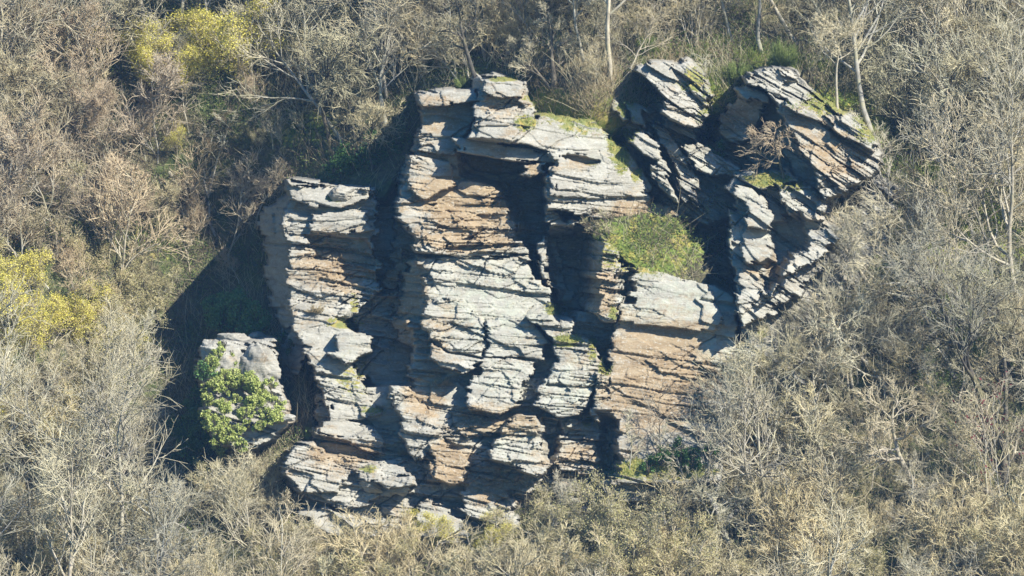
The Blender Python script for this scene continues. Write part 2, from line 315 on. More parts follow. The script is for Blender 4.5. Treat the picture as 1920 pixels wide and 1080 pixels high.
def fields(px, py):
    return blobs(px, py, TAN, 1), blobs(px, py, LICH, 2), blobs(px, py, MOSS, 3)

# ------------------------------------------------------------------ materials
def new_mat(name):
    m = bpy.data.materials.new(name); m.use_nodes = True
    nt = m.node_tree; b = nt.nodes['Principled BSDF']; b.inputs['Roughness'].default_value = .9
    b.inputs['Specular IOR Level'].default_value = .2
    return m, nt, b
def N(nt, t, **kw):
    n = nt.nodes.new(t)
    for k, v in kw.items(): setattr(n, k, v)
    return n
def mixc(nt, f, a, b, mode='MIX'):
    n = N(nt, 'ShaderNodeMix', data_type='RGBA', blend_type=mode)
    for s, v in ((0, f), (6, a), (7, b)):
        if hasattr(v, 'node'): nt.links.new(v, n.inputs[s])
        else: n.inputs[s].default_value = v if s == 0 else (*v, 1) if len(v) == 3 else v
    return n.outputs[2]
def ramp(nt, f, stops):
    n = N(nt, 'ShaderNodeValToRGB'); e = n.color_ramp.elements
    while len(e) < len(stops): e.new(.5)
    for q, (p, c) in zip(e, stops): q.position = p; q.color = (*c, 1) if hasattr(c, '__len__') else (c, c, c, 1)
    nt.links.new(f, n.inputs[0]); return n.outputs[0]
def noise(nt, scale, detail=5, rough=.6, vec=None, rot=0, sc=(1, 1, 1)):
    n = N(nt, 'ShaderNodeTexNoise'); n.inputs['Scale'].default_value = scale; n.inputs['Detail'].default_value = detail; n.inputs['Roughness'].default_value = rough
    g = N(nt, 'ShaderNodeNewGeometry'); mp = N(nt, 'ShaderNodeMapping')
    mp.inputs['Scale'].default_value = sc; mp.inputs['Rotation'].default_value = (0, rot, 0)
    nt.links.new(g.outputs['Position'], mp.inputs[0]); nt.links.new(mp.outputs[0], n.inputs['Vector'])
    return n.outputs['Fac']
def math_(nt, op, a, b=None, clamp=False):
    n = N(nt, 'ShaderNodeMath', operation=op, use_clamp=clamp)
    for k, v in enumerate((a, b)):
        if v is None: continue
        if hasattr(v, 'node'): nt.links.new(v, n.inputs[k])
        else: n.inputs[k].default_value = v
    return n.outputs[0]
def attr(nt, name):
    a = N(nt, 'ShaderNodeAttribute', attribute_name=name); return a.outputs['Fac']

def rock_material(name, dip):
    m, nt, b = new_mat(name)
    rot = R(dip)
    band = noise(nt, 1.0, 6, .7, rot=rot, sc=(.5, .5, 2.0))
    fine = noise(nt, 3.0, 6, .7, rot=rot, sc=(.6, .6, 4.5))
    blot = noise(nt, 1.1, 8, .78, rot=rot, sc=(.6, .6, 1.2))
    spk = noise(nt, 5.5, 5, .75)
    base = ramp(nt, band, [(.25, (.17, .16, .14)), (.42, (.27, .255, .215)), (.58, (.345, .33, .285)), (.8, (.43, .415, .37))])
    tanc = ramp(nt, band, [(.25, (.14, .095, .05)), (.42, (.25, .18, .105)), (.58, (.33, .25, .155)), (.8, (.39, .33, .235))])
    tf = math_(nt, 'ADD', attr(nt, 'tan'), math_(nt, 'MULTIPLY', math_(nt, 'SUBTRACT', blot, .47), 3.2))
    tf = ramp(nt, tf, [(.2, 0.0), (.75, .95)])
    c = mixc(nt, tf, base, tanc)
    lich = ramp(nt, noise(nt, 1.6, 6, .75), [(.42, 0.0), (.62, 1.0)])
    lf = math_(nt, 'MULTIPLY', attr(nt, 'lichen'), lich)
    c = mixc(nt, math_(nt, 'MULTIPLY', lf, .75), c, (.40, .42, .34))
    # pale crust spots and dark stains
    c = mixc(nt, ramp(nt, spk, [(.55, 0.0), (.66, .7)]), c, (.48, .465, .41))
    c = mixc(nt, ramp(nt, fine, [(.28, .7), (.40, 0.0)]), c, (.12, .11, .11))
    # moss
    g = N(nt, 'ShaderNodeNewGeometry'); sx = N(nt, 'ShaderNodeSeparateXYZ'); nt.links.new(g.outputs['Normal'], sx.inputs[0])
    mn = noise(nt, 1.3, 6, .75)
    mf = math_(nt, 'ADD', math_(nt, 'MULTIPLY', attr(nt, 'moss'), 1.0), math_(nt, 'MULTIPLY', math_(nt, 'SUBTRACT', mn, .5), 1.6))
    mf = math_(nt, 'ADD', mf, math_(nt, 'MULTIPLY', math_(nt, 'SUBTRACT', sx.outputs[2], .6), .5))
    mf = ramp(nt, mf, [(.45, 0.0), (.62, .9)])
    mc = ramp(nt, noise(nt, 2.4, 4, .6), [(.3, (.10, .13, .03)), (.5, (.20, .20, .05)), (.68, (.33, .25, .06))])
    c = mixc(nt, mf, c, mc)
    nt.links.new(c, b.inputs['Base Color'])
    bp = N(nt, 'ShaderNodeBump'); bp.inputs['Strength'].default_value = .75; bp.inputs['Distance'].default_value = .16
    h = math_(nt, 'ADD', math_(nt, 'MULTIPLY', fine, .6), math_(nt, 'MULTIPLY', spk, .5))
    nt.links.new(h, bp.inputs['Height']); nt.links.new(bp.outputs[0], b.inputs['Normal'])
    return m
M_ROCK = rock_material('layered_rock', 7)
M_ROCK_DIP = rock_material('dipping_rock', 33)

def ground_material():
    m, nt, b = new_mat('hillside_soil')
    n1 = noise(nt, .5, 6, .7); n2 = noise(nt, 3.5, 6, .75); n3 = noise(nt, .22, 4, .6)
    c = ramp(nt, n2, [(.3, (.03, .028, .018)), (.5, (.10, .09, .05)), (.7, (.22, .19, .11))])
    gr = ramp(nt, n2, [(.3, (.03, .045, .015)), (.5, (.07, .10, .03)), (.7, (.14, .17, .05))])
    c = mixc(nt, ramp(nt, n1, [(.46, 0.0), (.6, .8)]), c, gr)
    mg = ramp(nt, noise(nt, 1.1, 6, .75), [(.34, (.12, .17, .03)), (.48, (.17, .22, .05)), (.58, (.32, .28, .07)), (.7, (.36, .28, .14))])
    mf = math_(nt, 'ADD', attr(nt, 'moss'), math_(nt, 'MULTIPLY', math_(nt, 'SUBTRACT', n2, .5), 2.2))
    c = mixc(nt, ramp(nt, mf, [(.28, 0.0), (.5, 1.0)]), c, mg)
    nt.links.new(c, b.inputs['Base Color'])
    bp = N(nt, 'ShaderNodeBump'); bp.inputs['Strength'].default_value = .8; bp.inputs['Distance'].default_value = .2
    nt.links.new(n2, bp.inputs['Height']); nt.links.new(bp.outputs[0], b.inputs['Normal'])
    return m
M_GROUND = ground_material()

def bark_material(name, c1, c2, c3, moss=.0):
    m, nt, b = new_mat(name)
    n1 = noise(nt, 2.2, 5, .7); oi = N(nt, 'ShaderNodeObjectInfo')
    c = ramp(nt, n1, [(.3, c1), (.5, c2), (.68, c3)])
    v = ramp(nt, oi.outputs['Random'], [(0, (.72, .74, .78)), (.35, (1.0, .93, .84)), (.7, (.9, .92, .9)), (1, (1.15, 1.08, .95))])
    c = mixc(nt, 1.0, c, v, 'MULTIPLY')
    if moss: c = mixc(nt, ramp(nt, noise(nt, 1.1, 4, .6), [(.5, 0.0), (.62, moss)]), c, (.24, .22, .06))
    nt.links.new(c, b.inputs['Base Color']); return m
M_BARK_PALE = bark_material('pale_bark', (.22, .205, .17), (.38, .355, .30), (.52, .49, .42), .35)
M_BARK_DARK = bark_material('dark_bark', (.05, .045, .04), (.10, .09, .075), (.19, .17, .14), .3)
M_TWIG_STRAW = bark_material('straw_twigs', (.38, .33, .20), (.54, .48, .315), (.64, .585, .43), .25)
M_TWIG_GREY = bark_material('grey_twigs', (.34, .31, .23), (.51, .47, .35), (.62, .58, .46), .25)
M_TWIG_PINK = bark_material('reddish_twigs', (.36, .28, .19), (.50, .42, .30), (.58, .51, .39))
M_TWIG_BROWN = bark_material('brown_twigs', (.26, .235, .15), (.41, .375, .25), (.53, .49, .35))
M_UNDER = bark_material('shade_darkened_stems', (.07, .055, .04), (.15, .12, .085), (.30, .25, .17))  # brown twig colour darkened to deepen the shade between the trees
def leaf_material(name, c1, c2, c3, trans=.3):
    m, nt, b = new_mat(name)
    n1 = noise(nt, 4.0, 4, .7)
    c = ramp(nt, n1, [(.32, c1), (.5, c2), (.68, c3)])
    nt.links.new(c, b.inputs['Base Color']); b.inputs['Roughness'].default_value = .6
    tr = N(nt, 'ShaderNodeBsdfTranslucent'); nt.links.new(c, tr.inputs[0])
    mx = N(nt, 'ShaderNodeMixShader'); mx.inputs[0].default_value = trans
    nt.links.new(b.outputs[0], mx.inputs[1]); nt.links.new(tr.outputs[0], mx.inputs[2])
    nt.links.new(mx.outputs[0], nt.nodes['Material Output'].inputs[0]); return m
M_YELLOW = leaf_material('yellow_catkins', (.54, .49, .09), (.68, .61, .13), (.75, .69, .22))
M_BUD = leaf_material('olive_buds', (.36, .33, .14), (.48, .44, .20), (.56, .51, .27))
M_RUSSET = leaf_material('russet_leaves', (.36, .23, .14), (.50, .34, .22), (.58, .43, .29))
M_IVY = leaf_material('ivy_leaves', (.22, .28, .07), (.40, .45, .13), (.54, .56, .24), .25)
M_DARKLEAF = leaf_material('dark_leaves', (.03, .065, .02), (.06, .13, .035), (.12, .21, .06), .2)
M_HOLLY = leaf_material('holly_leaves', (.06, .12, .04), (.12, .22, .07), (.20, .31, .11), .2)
M_BROOM = leaf_material('broom_leaves', (.13, .17, .05), (.21, .27, .08), (.33, .37, .14), .3)
M_GRASS = leaf_material('grass_blades', (.12, .18, .03), (.22, .28, .06), (.36, .34, .11), .3)
M_STRAW = leaf_material('dry_grass', (.30, .25, .14), (.42, .34, .20), (.50, .42, .27), .2)
M_MOSSY = leaf_material('moss_tufts', (.16, .19, .03), (.30, .29, .05), (.42, .33, .07), .2)

# ------------------------------------------------------------------ object helpers
def tag(o, label=None, cat=None, group=None, kind=None):
    if label: o['label'] = label
    if cat: o['category'] = cat
    if group: o['group'] = group
    if kind: o['kind'] = kind
    return o
def mesh_np(name, V, F, mat, smooth=False):
    me = bpy.data.meshes.new(name); V = np.asarray(V, np.float32).reshape(-1, 3); F = np.asarray(F, np.int32)
    k = F.shape[1]; me.vertices.add(len(V)); me.vertices.foreach_set('co', V.ravel())
    me.loops.add(F.size); me.loops.foreach_set('vertex_index', F.ravel())
    me.polygons.add(len(F)); me.polygons.foreach_set('loop_start', np.arange(0, F.size, k, dtype=np.int32))
    me.polygons.foreach_set('loop_total', np.full(len(F), k, np.int32))
    if smooth: me.polygons.foreach_set('use_smooth', np.ones(len(F), bool))
    me.update(calc_edges=True); me.materials.append(mat); return me
def link(name, me, parent=None):
    o = bpy.data.objects.new(name, me); COL.objects.link(o)
    if parent: o.parent = parent
    return o
def empty(name, loc=(0, 0, 0)):
    o = bpy.data.objects.new(name, None); COL.objects.link(o); o.location = loc; o.empty_display_size = .3; return o

# ------------------------------------------------------------------ hillside and cliffs, split by owner
nr, nc = PX.shape
idx = np.arange(nr * nc).reshape(nr, nc)
q = np.stack([idx[:-1, :-1], idx[1:, :-1], idx[1:, 1:], idx[:-1, 1:]], -1).reshape(-1, 4)
fo = np.maximum.reduce([OWN.ravel()[q[:, k]] for k in range(4)])
WV = W.reshape(-1, 3); FLD = fields(PX.ravel(), PY.ravel())
def patch(name, o, mat, smooth):
    f = q[fo == o]; u, inv = np.unique(f, return_inverse=True)
    me = mesh_np(name, WV[u], inv.reshape(-1, 4), mat, smooth)
    for nm, arr in zip(('tan', 'lichen', 'moss'), FLD):
        a = me.attributes.new(nm, 'FLOAT', 'POINT'); a.data.foreach_set('value', arr[u].astype(np.float32))
    return link(name, me)
g = patch('ground', 0, M_GROUND, True); tag(g, 'steep wooded hillside with leaf litter and moss around the cliff', 'ground', kind='structure')
ROCKS = {
    1: ('rock_cliff', 'tall layered grey and tan cliff face in the middle of the outcrop', 'cliff', M_ROCK),
    2: ('rock_buttress', 'pale flat topped rock buttress left of the main cliff above the ivy', 'rock', M_ROCK),
    3: ('rock_crag', 'jagged crag of slanting slabs at the top between cliff and mossy gully', 'rock', M_ROCK_DIP),
    4: ('rock_crag', 'big right hand crag of slabs dipping right with the bare crooked tree on its ledge', 'rock', M_ROCK_DIP),
    5: ('rock_wall', 'tan and green grey rock wall under the grassy shelf with branch shadows across it', 'rock', M_ROCK),
    6: ('rock_outcrop', 'bulging pale rock toe at the lower left foot of the cliff', 'rock', M_ROCK),
    9: ('rock_outcrop', 'low rock mound under the ivy and boulders at the left of the cliff', 'rock', M_ROCK),
    8: ('rock_outcrop', 'sloping rock with orange edge below the dark cave at the cliff foot', 'rock', M_ROCK)}
for o, (nm, lab, cat, mt) in ROCKS.items():
    tag(patch(nm, o, mt, False), lab, cat)
# owner 7: four separate rocks, split by place
f7 = fo == 7
fx = PX.ravel()[q[:, 0]]; fy = PY.ravel()[q[:, 0]]
for lab, cond in (('pale rock among yellowish twigs under the middle of the cliff', (fx > 720) & (fx < 880) & (fy > 900)),
                  ('pale flat rock at the bottom edge below the mossy patch', (fx >= 860) & (fx < 1080) & (fy > 980)),
                  ('tan upright rock in the grey brush at the bottom right of centre', (fx > 1150)),
                  ('low broken rock under the pale toe of the cliff', (fx < 720))):
    fo[f7 & cond] = 90
    p = patch('rock_slab', 90, M_ROCK, False); tag(p, lab, 'rock', 'rocks showing through the brush below the cliff'); fo[fo == 90] = 99

# surface lookup for planting: bilinear on the grid
def ground_at(px, py):
    px = np.asarray(px, float); py = np.asarray(py, float)
    i = np.clip(np.searchsorted(gx, px) - 1, 0, nc - 2); j = np.clip(np.searchsorted(gy, py) - 1, 0, nr - 2)
    fx = (px - gx[i]) / (gx[i + 1] - gx[i]); fy = (py - gy[j]) / (gy[j + 1] - gy[j])
    c = (CC[j, i] * (1 - fx) + CC[j, i + 1] * fx) * (1 - fy) + (CC[j + 1, i] * (1 - fx) + CC[j + 1, i + 1] * fx) * fy
    return world(px, py, c), OWN[j, i]
#VEGETATION
# ------------------------------------------------------------------ growing things
class Segs:
    def __init__(s): s.a = []
    def add(s, p, q, r0, r1): s.a.append((*p, *q, r0, r1))
def tubes(segs, n):
    A_ = np.array(segs, float); p = A_[:, 0:3]; q_ = A_[:, 3:6]; r0 = A_[:, 6]; r1 = A_[:, 7]
    d = q_ - p; d /= np.linalg.norm(d, axis=1)[:, None] + 1e-9
    ref = np.where(np.abs(d[:, 2:3]) > .9, np.array([[1., 0, 0]]), np.array([[0, 0, 1.]]))
    u = np.cross(d, ref); u /= np.linalg.norm(u, axis=1)[:, None] + 1e-9; v = np.cross(d, u)
    k = np.arange(n) * 2 * math.pi / n
    ring = u[:, None, :] * np.cos(k)[None, :, None] + v[:, None, :] * np.sin(k)[None, :, None]
    V = np.concatenate([p[:, None, :] + ring * r0[:, None, None], q_[:, None, :] + ring * r1[:, None, None]], 1).reshape(-1, 3)
    m = len(segs); base = np.arange(m)[:, None] * 2 * n; kk = np.arange(n); k2 = (kk + 1) % n
    F = np.stack([base + kk, base + k2, base + n + k2, base + n + kk], -1).reshape(-1, 4)
    return V, F
def quads(P, rng, size, flat=.0, up=None):
    """leaf sized folded faces at points P"""
    n = len(P); nrm = rng.normal(size=(n, 3)); nrm /= np.linalg.norm(nrm, axis=1)[:, None]
    if up is not None: nrm = nrm * (1 - flat) + up * flat; nrm /= np.linalg.norm(nrm, axis=1)[:, None] + 1e-9
    t = rng.normal(size=(n, 3)); u = np.cross(nrm, t); u /= np.linalg.norm(u, axis=1)[:, None] + 1e-9; v = np.cross(nrm, u)
    s = size * rng.uniform(.6, 1.4, (n, 1))
    V = np.stack([P - u * s, P - v * s * .55 + nrm * s * .15, P + u * s, P + v * s * .55 + nrm * s * .15], 1).reshape(-1, 3)
    return V, np.arange(4 * n).reshape(-1, 4)
def grow(seed, H=7., r0=.12, lean=(0, 0), stems=1, limbs=11, sub=6, tw=5, tw2=3, start=.3, ang=48, up=.25, wig=.10, lr=.42, spread=(0, 0), rmin=.013, curve=0., stemspread=.4, flat=0.):
    """returns trunk segments, branch segments, twig segments and twig ends"""
    rg = random.Random(seed); T, Bn, W_, E = Segs(), Segs(), Segs(), []
    def norm(v):
        l = math.sqrt(v[0] ** 2 + v[1] ** 2 + v[2] ** 2) + 1e-9; return (v[0] / l, v[1] / l, v[2] / l)
    def chain(p, d, L, n, ra, rb, wg, upf, out):
        pts = [(p, d, ra)]; r = ra
        for k in range(n):
            d = norm((d[0] + rg.gauss(0, wg), d[1] + rg.gauss(0, wg), d[2] + rg.gauss(0, wg) + upf / n))
            q_ = (p[0] + d[0] * L / n, p[1] + d[1] * L / n, p[2] + d[2] * L / n)
            rn = ra + (rb - ra) * (k + 1) / n; out.add(p, q_, r, rn); p, r = q_, rn; pts.append((p, d, r))
        return pts
    def side(d, a):
        t = norm((rg.gauss(0, 1) + spread[0], rg.gauss(0, 1) + spread[1], rg.gauss(0, 1) * (1 - flat)))
        c = (d[1] * t[2] - d[2] * t[1], d[2] * t[0] - d[0] * t[2], d[0] * t[1] - d[1] * t[0]); c = norm(c)
        if c[0] * spread[0] + c[1] * spread[1] < 0 and rg.random() < .8: c = (-c[0], -c[1], -c[2])
        ca, sa = math.cos(R(a)), math.sin(R(a)); return norm((d[0] * ca + c[0] * sa, d[1] * ca + c[1] * sa, d[2] * ca + c[2] * sa))
    def at(pts, f):
        x = f * (len(pts) - 1); k = min(int(x), len(pts) - 2); g_ = x - k
        (p, d, r), (p2, d2, r2) = pts[k], pts[k + 1]
        return (p[0] + (p2[0] - p[0]) * g_, p[1] + (p2[1] - p[1]) * g_, p[2] + (p2[2] - p[2]) * g_), d2, r + (r2 - r) * g_
    for st in range(stems):
        l0 = (lean[0] + (rg.gauss(0, stemspread) if stems > 1 else 0), lean[1] + (rg.gauss(0, stemspread) if stems > 1 else 0))
        h = H * (1 if stems == 1 else rg.uniform(.7, 1)); rr = r0 * (1 if stems == 1 else rg.uniform(.6, 1))
        d = norm((l0[0], l0[1], 1)); p0 = (rg.gauss(0, .08) * (stems > 1), rg.gauss(0, .08) * (stems > 1), -.3)
        tr = chain(p0, d, h + .3, 10, rr, rr * .13, wig, curve, T)
        nl = max(3, limbs // (1 if stems == 1 else 2))
        for i in range(nl):
            f = start + (1 - start) * (i + rg.random()) / nl
            p, dd, r = at(tr, min(f, .98)); L = h * lr * (1.15 - .75 * f) * rg.uniform(.7, 1.25)
            lb = chain(p, side(dd, ang * rg.uniform(.75, 1.3)), L, 6, max(r * .68, rmin * 1.9), rmin * 1.2, wig * 1.6, up, T if r * .6 > .05 else Bn)
            for j in range(sub):
                f2 = .2 + .8 * (j + rg.random()) / sub; p, dd, r = at(lb, min(f2, .98)); L2 = L * .5 * (1.2 - .7 * f2) * rg.uniform(.6, 1.3)
                sb = chain(p, side(dd, 42 * rg.uniform(.7, 1.3)), L2, 4, max(r * .75, rmin * 1.3), rmin, wig * 1.8, up * .8, Bn)
                for k in range(tw):
                    f3 = .15 + .85 * (k + rg.random()) / tw; p, dd, r = at(sb, min(f3, .98)); L3 = max(.3, L2 * .72 * rg.uniform(.6, 1.3))
                    tb = chain(p, side(dd, 40 * rg.uniform(.6, 1.3)), L3, 2, rmin, rmin * .75, .2, up * .6, W_)
                    E.append(tb[-1][0])
                    for m in range(tw2):
                        p, dd, r = at(tb, rg.uniform(.15, .95)); e = side(dd, 38 * rg.uniform(.6, 1.3)); L4 = L3 * rg.uniform(.4, .85)
                        q_ = (p[0] + e[0] * L4, p[1] + e[1] * L4, p[2] + e[2] * L4); W_.add(p, q_, rmin * .85, rmin * .5); E.append(q_)
    return T.a, Bn.a, W_.a, E
def tree_meshes(seed, bark, twig, leaf=None, leafsize=.05, leafn=1, **kw):
    T, Bn, W_, E = grow(seed, **kw); out = {}
    V, F = tubes(T, 7); out['trunk'] = mesh_np('trunk', V, F, bark, True)
    V1, F1 = tubes(Bn, 4) if Bn else (np.zeros((0, 3)), np.zeros((0, 4), int)); V2, F2 = tubes(W_, 3)
    me = mesh_np('branches', np.concatenate([V1, V2]), np.concatenate([F1, F2 + len(V1)]), twig, True); out['branches'] = me
    me.materials.append(bark); thick = np.repeat(np.array([a_[6] > .020 for a_ in Bn], bool), 4) if Bn else np.zeros(0, bool)
    mi = np.zeros(len(F1) + len(F2), np.int32); mi[:len(F1)] = thick; me.polygons.foreach_set('material_index', mi)
    if leaf is not None:
        rng = np.random.default_rng(seed); P = np.repeat(np.array(E), leafn, 0); P = P + rng.normal(size=P.shape) * .15
        if leafn < 1: pass
        V, F = quads(P, rng, leafsize); out['foliage'] = mesh_np('foliage', V, F, leaf)
    return out
def place(kind, meshes, loc, rz=0., sc=1., label=None, cat='tree', group=None, tilt=(0, 0)):
    o = empty(kind, loc); o.rotation_euler = (tilt[0], tilt[1], rz); o.scale = (sc, sc, sc)
    tag(o, label, cat, group)
    for k, me in meshes.items(): link(k, me, o)
    return o

# species: five or so shapes each
SP = {}
def species(name, n, seed, **kw):
    SP[name] = [tree_meshes(seed + i, **{k: (v[i % len(v)] if isinstance(v, list) else v) for k, v in kw.items()}) for i in range(n)]
species('grey', 6, 100, bark=M_BARK_PALE, twig=M_TWIG_GREY, rmin=.014, lr=.5, H=[9, 11, 8], r0=[.13, .16, .11], limbs=14, sub=6, tw=5, tw2=1, lean=[(.0, 0), (-.45, 0), (-.75, .0)], start=.3, ang=42, wig=.08, up=.35)
species('reddish', 5, 200, rmin=.015, lr=.5, bark=M_BARK_PALE, twig=M_TWIG_PINK, leaf=M_RUSSET, leafsize=.022, H=[6.5, 7.5, 6], r0=[.08, .10, .07], limbs=13, sub=7, tw=5, tw2=3, lean=[(-.2, 0), (-.35, 0), (.05, 0)], start=.2, ang=38, up=.5)
species('straw', 6, 300, rmin=.0135, bark=M_BARK_PALE, twig=M_TWIG_STRAW, lr=.55, H=[4.6, 5.5, 3.6], r0=.075, stems=[3, 4, 2], limbs=12, sub=6, tw=4, tw2=2, start=.1, ang=34, up=.35, wig=.09, lean=[(0, 0), (-.35, 0), (.15, 0), (-.6, 0)], stemspread=.38)
species('brown', 4, 400, rmin=.015, bark=M_BARK_DARK, twig=M_TWIG_BROWN, H=[6, 7, 5], r0=[.09, .11], limbs=12, sub=6, tw=5, tw2=3, lean=[(-.1, 0), (-.3, 0), (.1, 0)], start=.2, ang=48, up=.25, wig=.13)
species('yellow', 3, 500, bark=M_BARK_PALE, twig=M_TWIG_STRAW, leaf=M_YELLOW, leafsize=.045, leafn=5, H=[5.2, 4.4, 5.8], r0=.07, stems=[3, 4, 2], limbs=12, sub=6, tw=4, tw2=2, start=.15, ang=38, up=.4)
species('bud', 4, 600, bark=M_BARK_PALE, twig=M_TWIG_STRAW, leaf=M_BUD, leafsize=.036, leafn=2, H=[4.4, 5.2, 3.8], r0=.055, stems=[4, 3, 5], limbs=12, sub=6, tw=5, tw2=2, start=.12, ang=34, up=.4, wig=.14)
species('oak', 5, 700, bark=M_BARK_PALE, twig=M_TWIG_GREY, rmin=.014, H=[5.5, 6.5, 5], r0=[.16, .2, .13], limbs=9, sub=7, tw=5, tw2=3, start=.3, ang=58, up=.15, wig=.2, lr=.6, lean=[(-.3, 0), (-.1, 0), (.2, 0)])

rnd = random.Random(77)
# zones: x0,x1,y0,y1 of the trunk foot in photo pixels, spacing, species weights, group, where
ZONES = [
 ('ul', -60, 520, 300, 640, 52, {'reddish': 8, 'grey': 3, 'brown': 2, 'bud': 1}, 'on the slope left of the cliff'),
 ('tl', -60, 560, 60, 300, 54, {'grey': 5, 'brown': 2, 'reddish': 4, 'bud': 1}, 'near the top left corner'),
 ('tc', 560, 1180, -40, 165, 50, {'grey': 7, 'brown': 3, 'straw': 4}, 'on the hill above the main cliff'),
 ('sh', 540, 760, 165, 330, 50, {'grey': 2, 'brown': 4}, 'between the buttress and the cliff top'),
 ('rim', 560, 1200, 40, 172, 34, {'brown': 4, 'grey': 4, 'straw': 8}, 'crowded just behind the cliff rim'),
 ('rim2', 1200, 1660, 10, 95, 38, {'brown': 4, 'grey': 4, 'straw': 5}, 'crowded behind the tops of the crags'),
 ('tr', 1180, 1640, -60, 95, 56, {'grey': 6, 'brown': 3}, 'on the hill above the right hand crag'),
 ('rt', 1640, 1990, -60, 330, 54, {'grey': 5, 'brown': 4, 'straw': 2}, 'near the top right corner'),
 ('rm', 1600, 1990, 330, 760, 52, {'grey': 6, 'brown': 3, 'oak': 2}, 'on the slope right of the crag'),
 ('rl', 1400, 1990, 700, 1010, 56, {'straw': 7, 'oak': 4, 'bud': 2, 'grey': 2}, 'in the lower right thicket'),
 ('br', 1260, 1990, 1010, 1330, 50, {'straw': 9, 'oak': 3, 'bud': 1}, 'along the bottom right edge'),
 ('bc', 560, 1260, 1040, 1290, 48, {'bud': 5, 'straw': 5}, 'along the bottom edge below the cliff'),
 ('bl', -60, 560, 860, 1330, 58, {'straw': 7, 'bud': 2, 'grey': 3, 'oak': 3}, 'in the lower left corner'),
 ('ml', -60, 330, 640, 860, 50, {'bud': 7, 'straw': 3, 'yellow': 3}, 'at the left edge beside the shadow'),
]
KIND = {'grey': ('bare_tree', 'pale grey bare tree with fine upswept twigs', 'tree'), 'reddish': ('slender_tree', 'slender bare tree with reddish brown twigs', 'tree'),
        'straw': ('hazel_shrub', 'many stemmed straw coloured leafless shrub', 'shrub'), 'brown': ('thorn_tree', 'dark barked bare tree with brown twigs', 'tree'),
        'yellow': ('willow_shrub', 'yellow flowering many stemmed shrub', 'shrub'), 'bud': ('budding_shrub', 'many stemmed shrub with olive yellow buds', 'shrub'),
        'oak': ('gnarled_oak', 'small gnarled pale barked leafless oak', 'tree')}
def blocked(px, py, hpx):
    for f in (.45, .75, 1.0):
        for dx in (-.7, -.2, .2):
            _, o = ground_at(px + (dx * f if dx < -.5 else dx) * hpx, py - f * hpx)
            yy = py - f * hpx
            if o > 0 and not (px > 1330 and yy > 650) and not (px > 1450 and yy > 560) and not (px > 1580 and yy > 330) and not (px > 1000 and yy > 875) and yy < 965: return True
    return False
cnt = 0
for (zn, x0, x1, y0, y1, sp, wt, where) in ZONES:
    names = list(wt); ws = [wt[k] for k in names]
    y = y0
    while y < y1:
        x = x0
        while x < x1:
            px = x + rnd.uniform(-.6, .6) * sp; py = y + rnd.uniform(-.6, .6) * sp
            x += sp * 1.15
            k = rnd.choices(names, ws)[0]; s_ = rnd.choice((.7, .85, 1.0, 1.15, 1.4))
            Hs = {'grey': 9.8, 'reddish': 6.6, 'straw': 4.2, 'brown': 6, 'yellow': 5, 'bud': 4.4, 'oak': 5.6}[k]
            _, o = ground_at(px, py)
            if o > 0 and not (px > 1450 and py > 560) and not (px > 1300 and py > 760) and py < 960: continue
            if px > 190 and px < 560 and 400 + (540 - px) * .95 < py < 860 and rnd.random() < .6: continue
            if px > 190 and px < 560 and 400 + (540 - px) * .95 < py < 860: s_ *= .35
            if zn in ('rim', 'rim2'): s_ *= .85 if k == 'straw' else .5
            if 1660 < px < 1900 and 330 < py < 620 and rnd.random() < .5: continue
            if zn == 'bc' and 735 < px < 975 and py < 1110: continue
            if zn in ('rim', 'tc') and 985 < px < 1090 and py > 90: continue
            if zn == 'rim2' and 1330 < px < 1540: continue
            if 230 < px < 540 and 860 < py < 960: s_ *= .6
            if 1560 < px < 1900 and 560 < py < 1080: s_ *= .62
            if px > 1800 and 720 < py < 1060 and rnd.random() < .6: continue
            if 180 < px < 560 and 150 < py < 330 or -60 < px < 150 and 600 < py < 760: s_ *= .36
            for t in range(3):
                if not blocked(px, py, Hs * s_ * 30): break
                s_ *= .72
            else: continue
            if s_ < .3: continue
            pos, _ = ground_at(px, py)
            nm, lab, cat = KIND[k]
            place(nm, rnd.choice(SP[k]), pos, rnd.uniform(-.9, .9) + (math.pi if rnd.random() < .25 and zn not in ('rm', 'rl') else 0), s_, lab + ' ' + where, cat, nm.replace('_', ' ') + 's ' + where)
            cnt += 1
        y += sp
print('trees', cnt)

# ---- single plants that stand out
def single(kind, label, px, py, seed, cat='tree', tilt=(0, 0), **kw):
    pos, _ = ground_at(px, py); me = tree_meshes(seed, **kw)
    return place(kind, me, pos, 0, 1, label, cat)
single('crooked_tree', 'small crooked bare tree with brown branches reaching left from the mossy crag ledge', 1470, 334, 11, bark=M_BARK_DARK, twig=M_TWIG_PINK, H=3.0, r0=.13, limbs=9, sub=7, tw=4, tw2=2, lean=(-.28, 0), start=.35, ang=70, up=.1, wig=.14, lr=.85, spread=(-1.2, 0))
single('forked_tree', 'dark forked tree standing right at the top edge of the main cliff', 1036, 168, 40, bark=M_BARK_DARK, twig=M_TWIG_GREY, H=5.6, r0=.2, stems=2, limbs=14, sub=7, tw=5, tw2=3, start=.25, ang=50, up=.3, stemspread=.45)
single('dark_tree', 'dark leaning tree behind the topmost block of the cliff', 892, 140, 13, bark=M_BARK_DARK, twig=M_TWIG_BROWN, H=6, r0=.17, limbs=11, sub=6, tw=5, tw2=3, lean=(-.3, 0), start=.3, ang=50)
single('pale_tree', 'slim straight pale tree with spreading crown on the right shoulder of the crag', 1570, 203, 14, bark=M_BARK_PALE, twig=M_TWIG_GREY, H=5.4, r0=.11, limbs=12, sub=7, tw=5, tw2=3, start=.5, ang=58, up=.3, wig=.05, lr=.55)
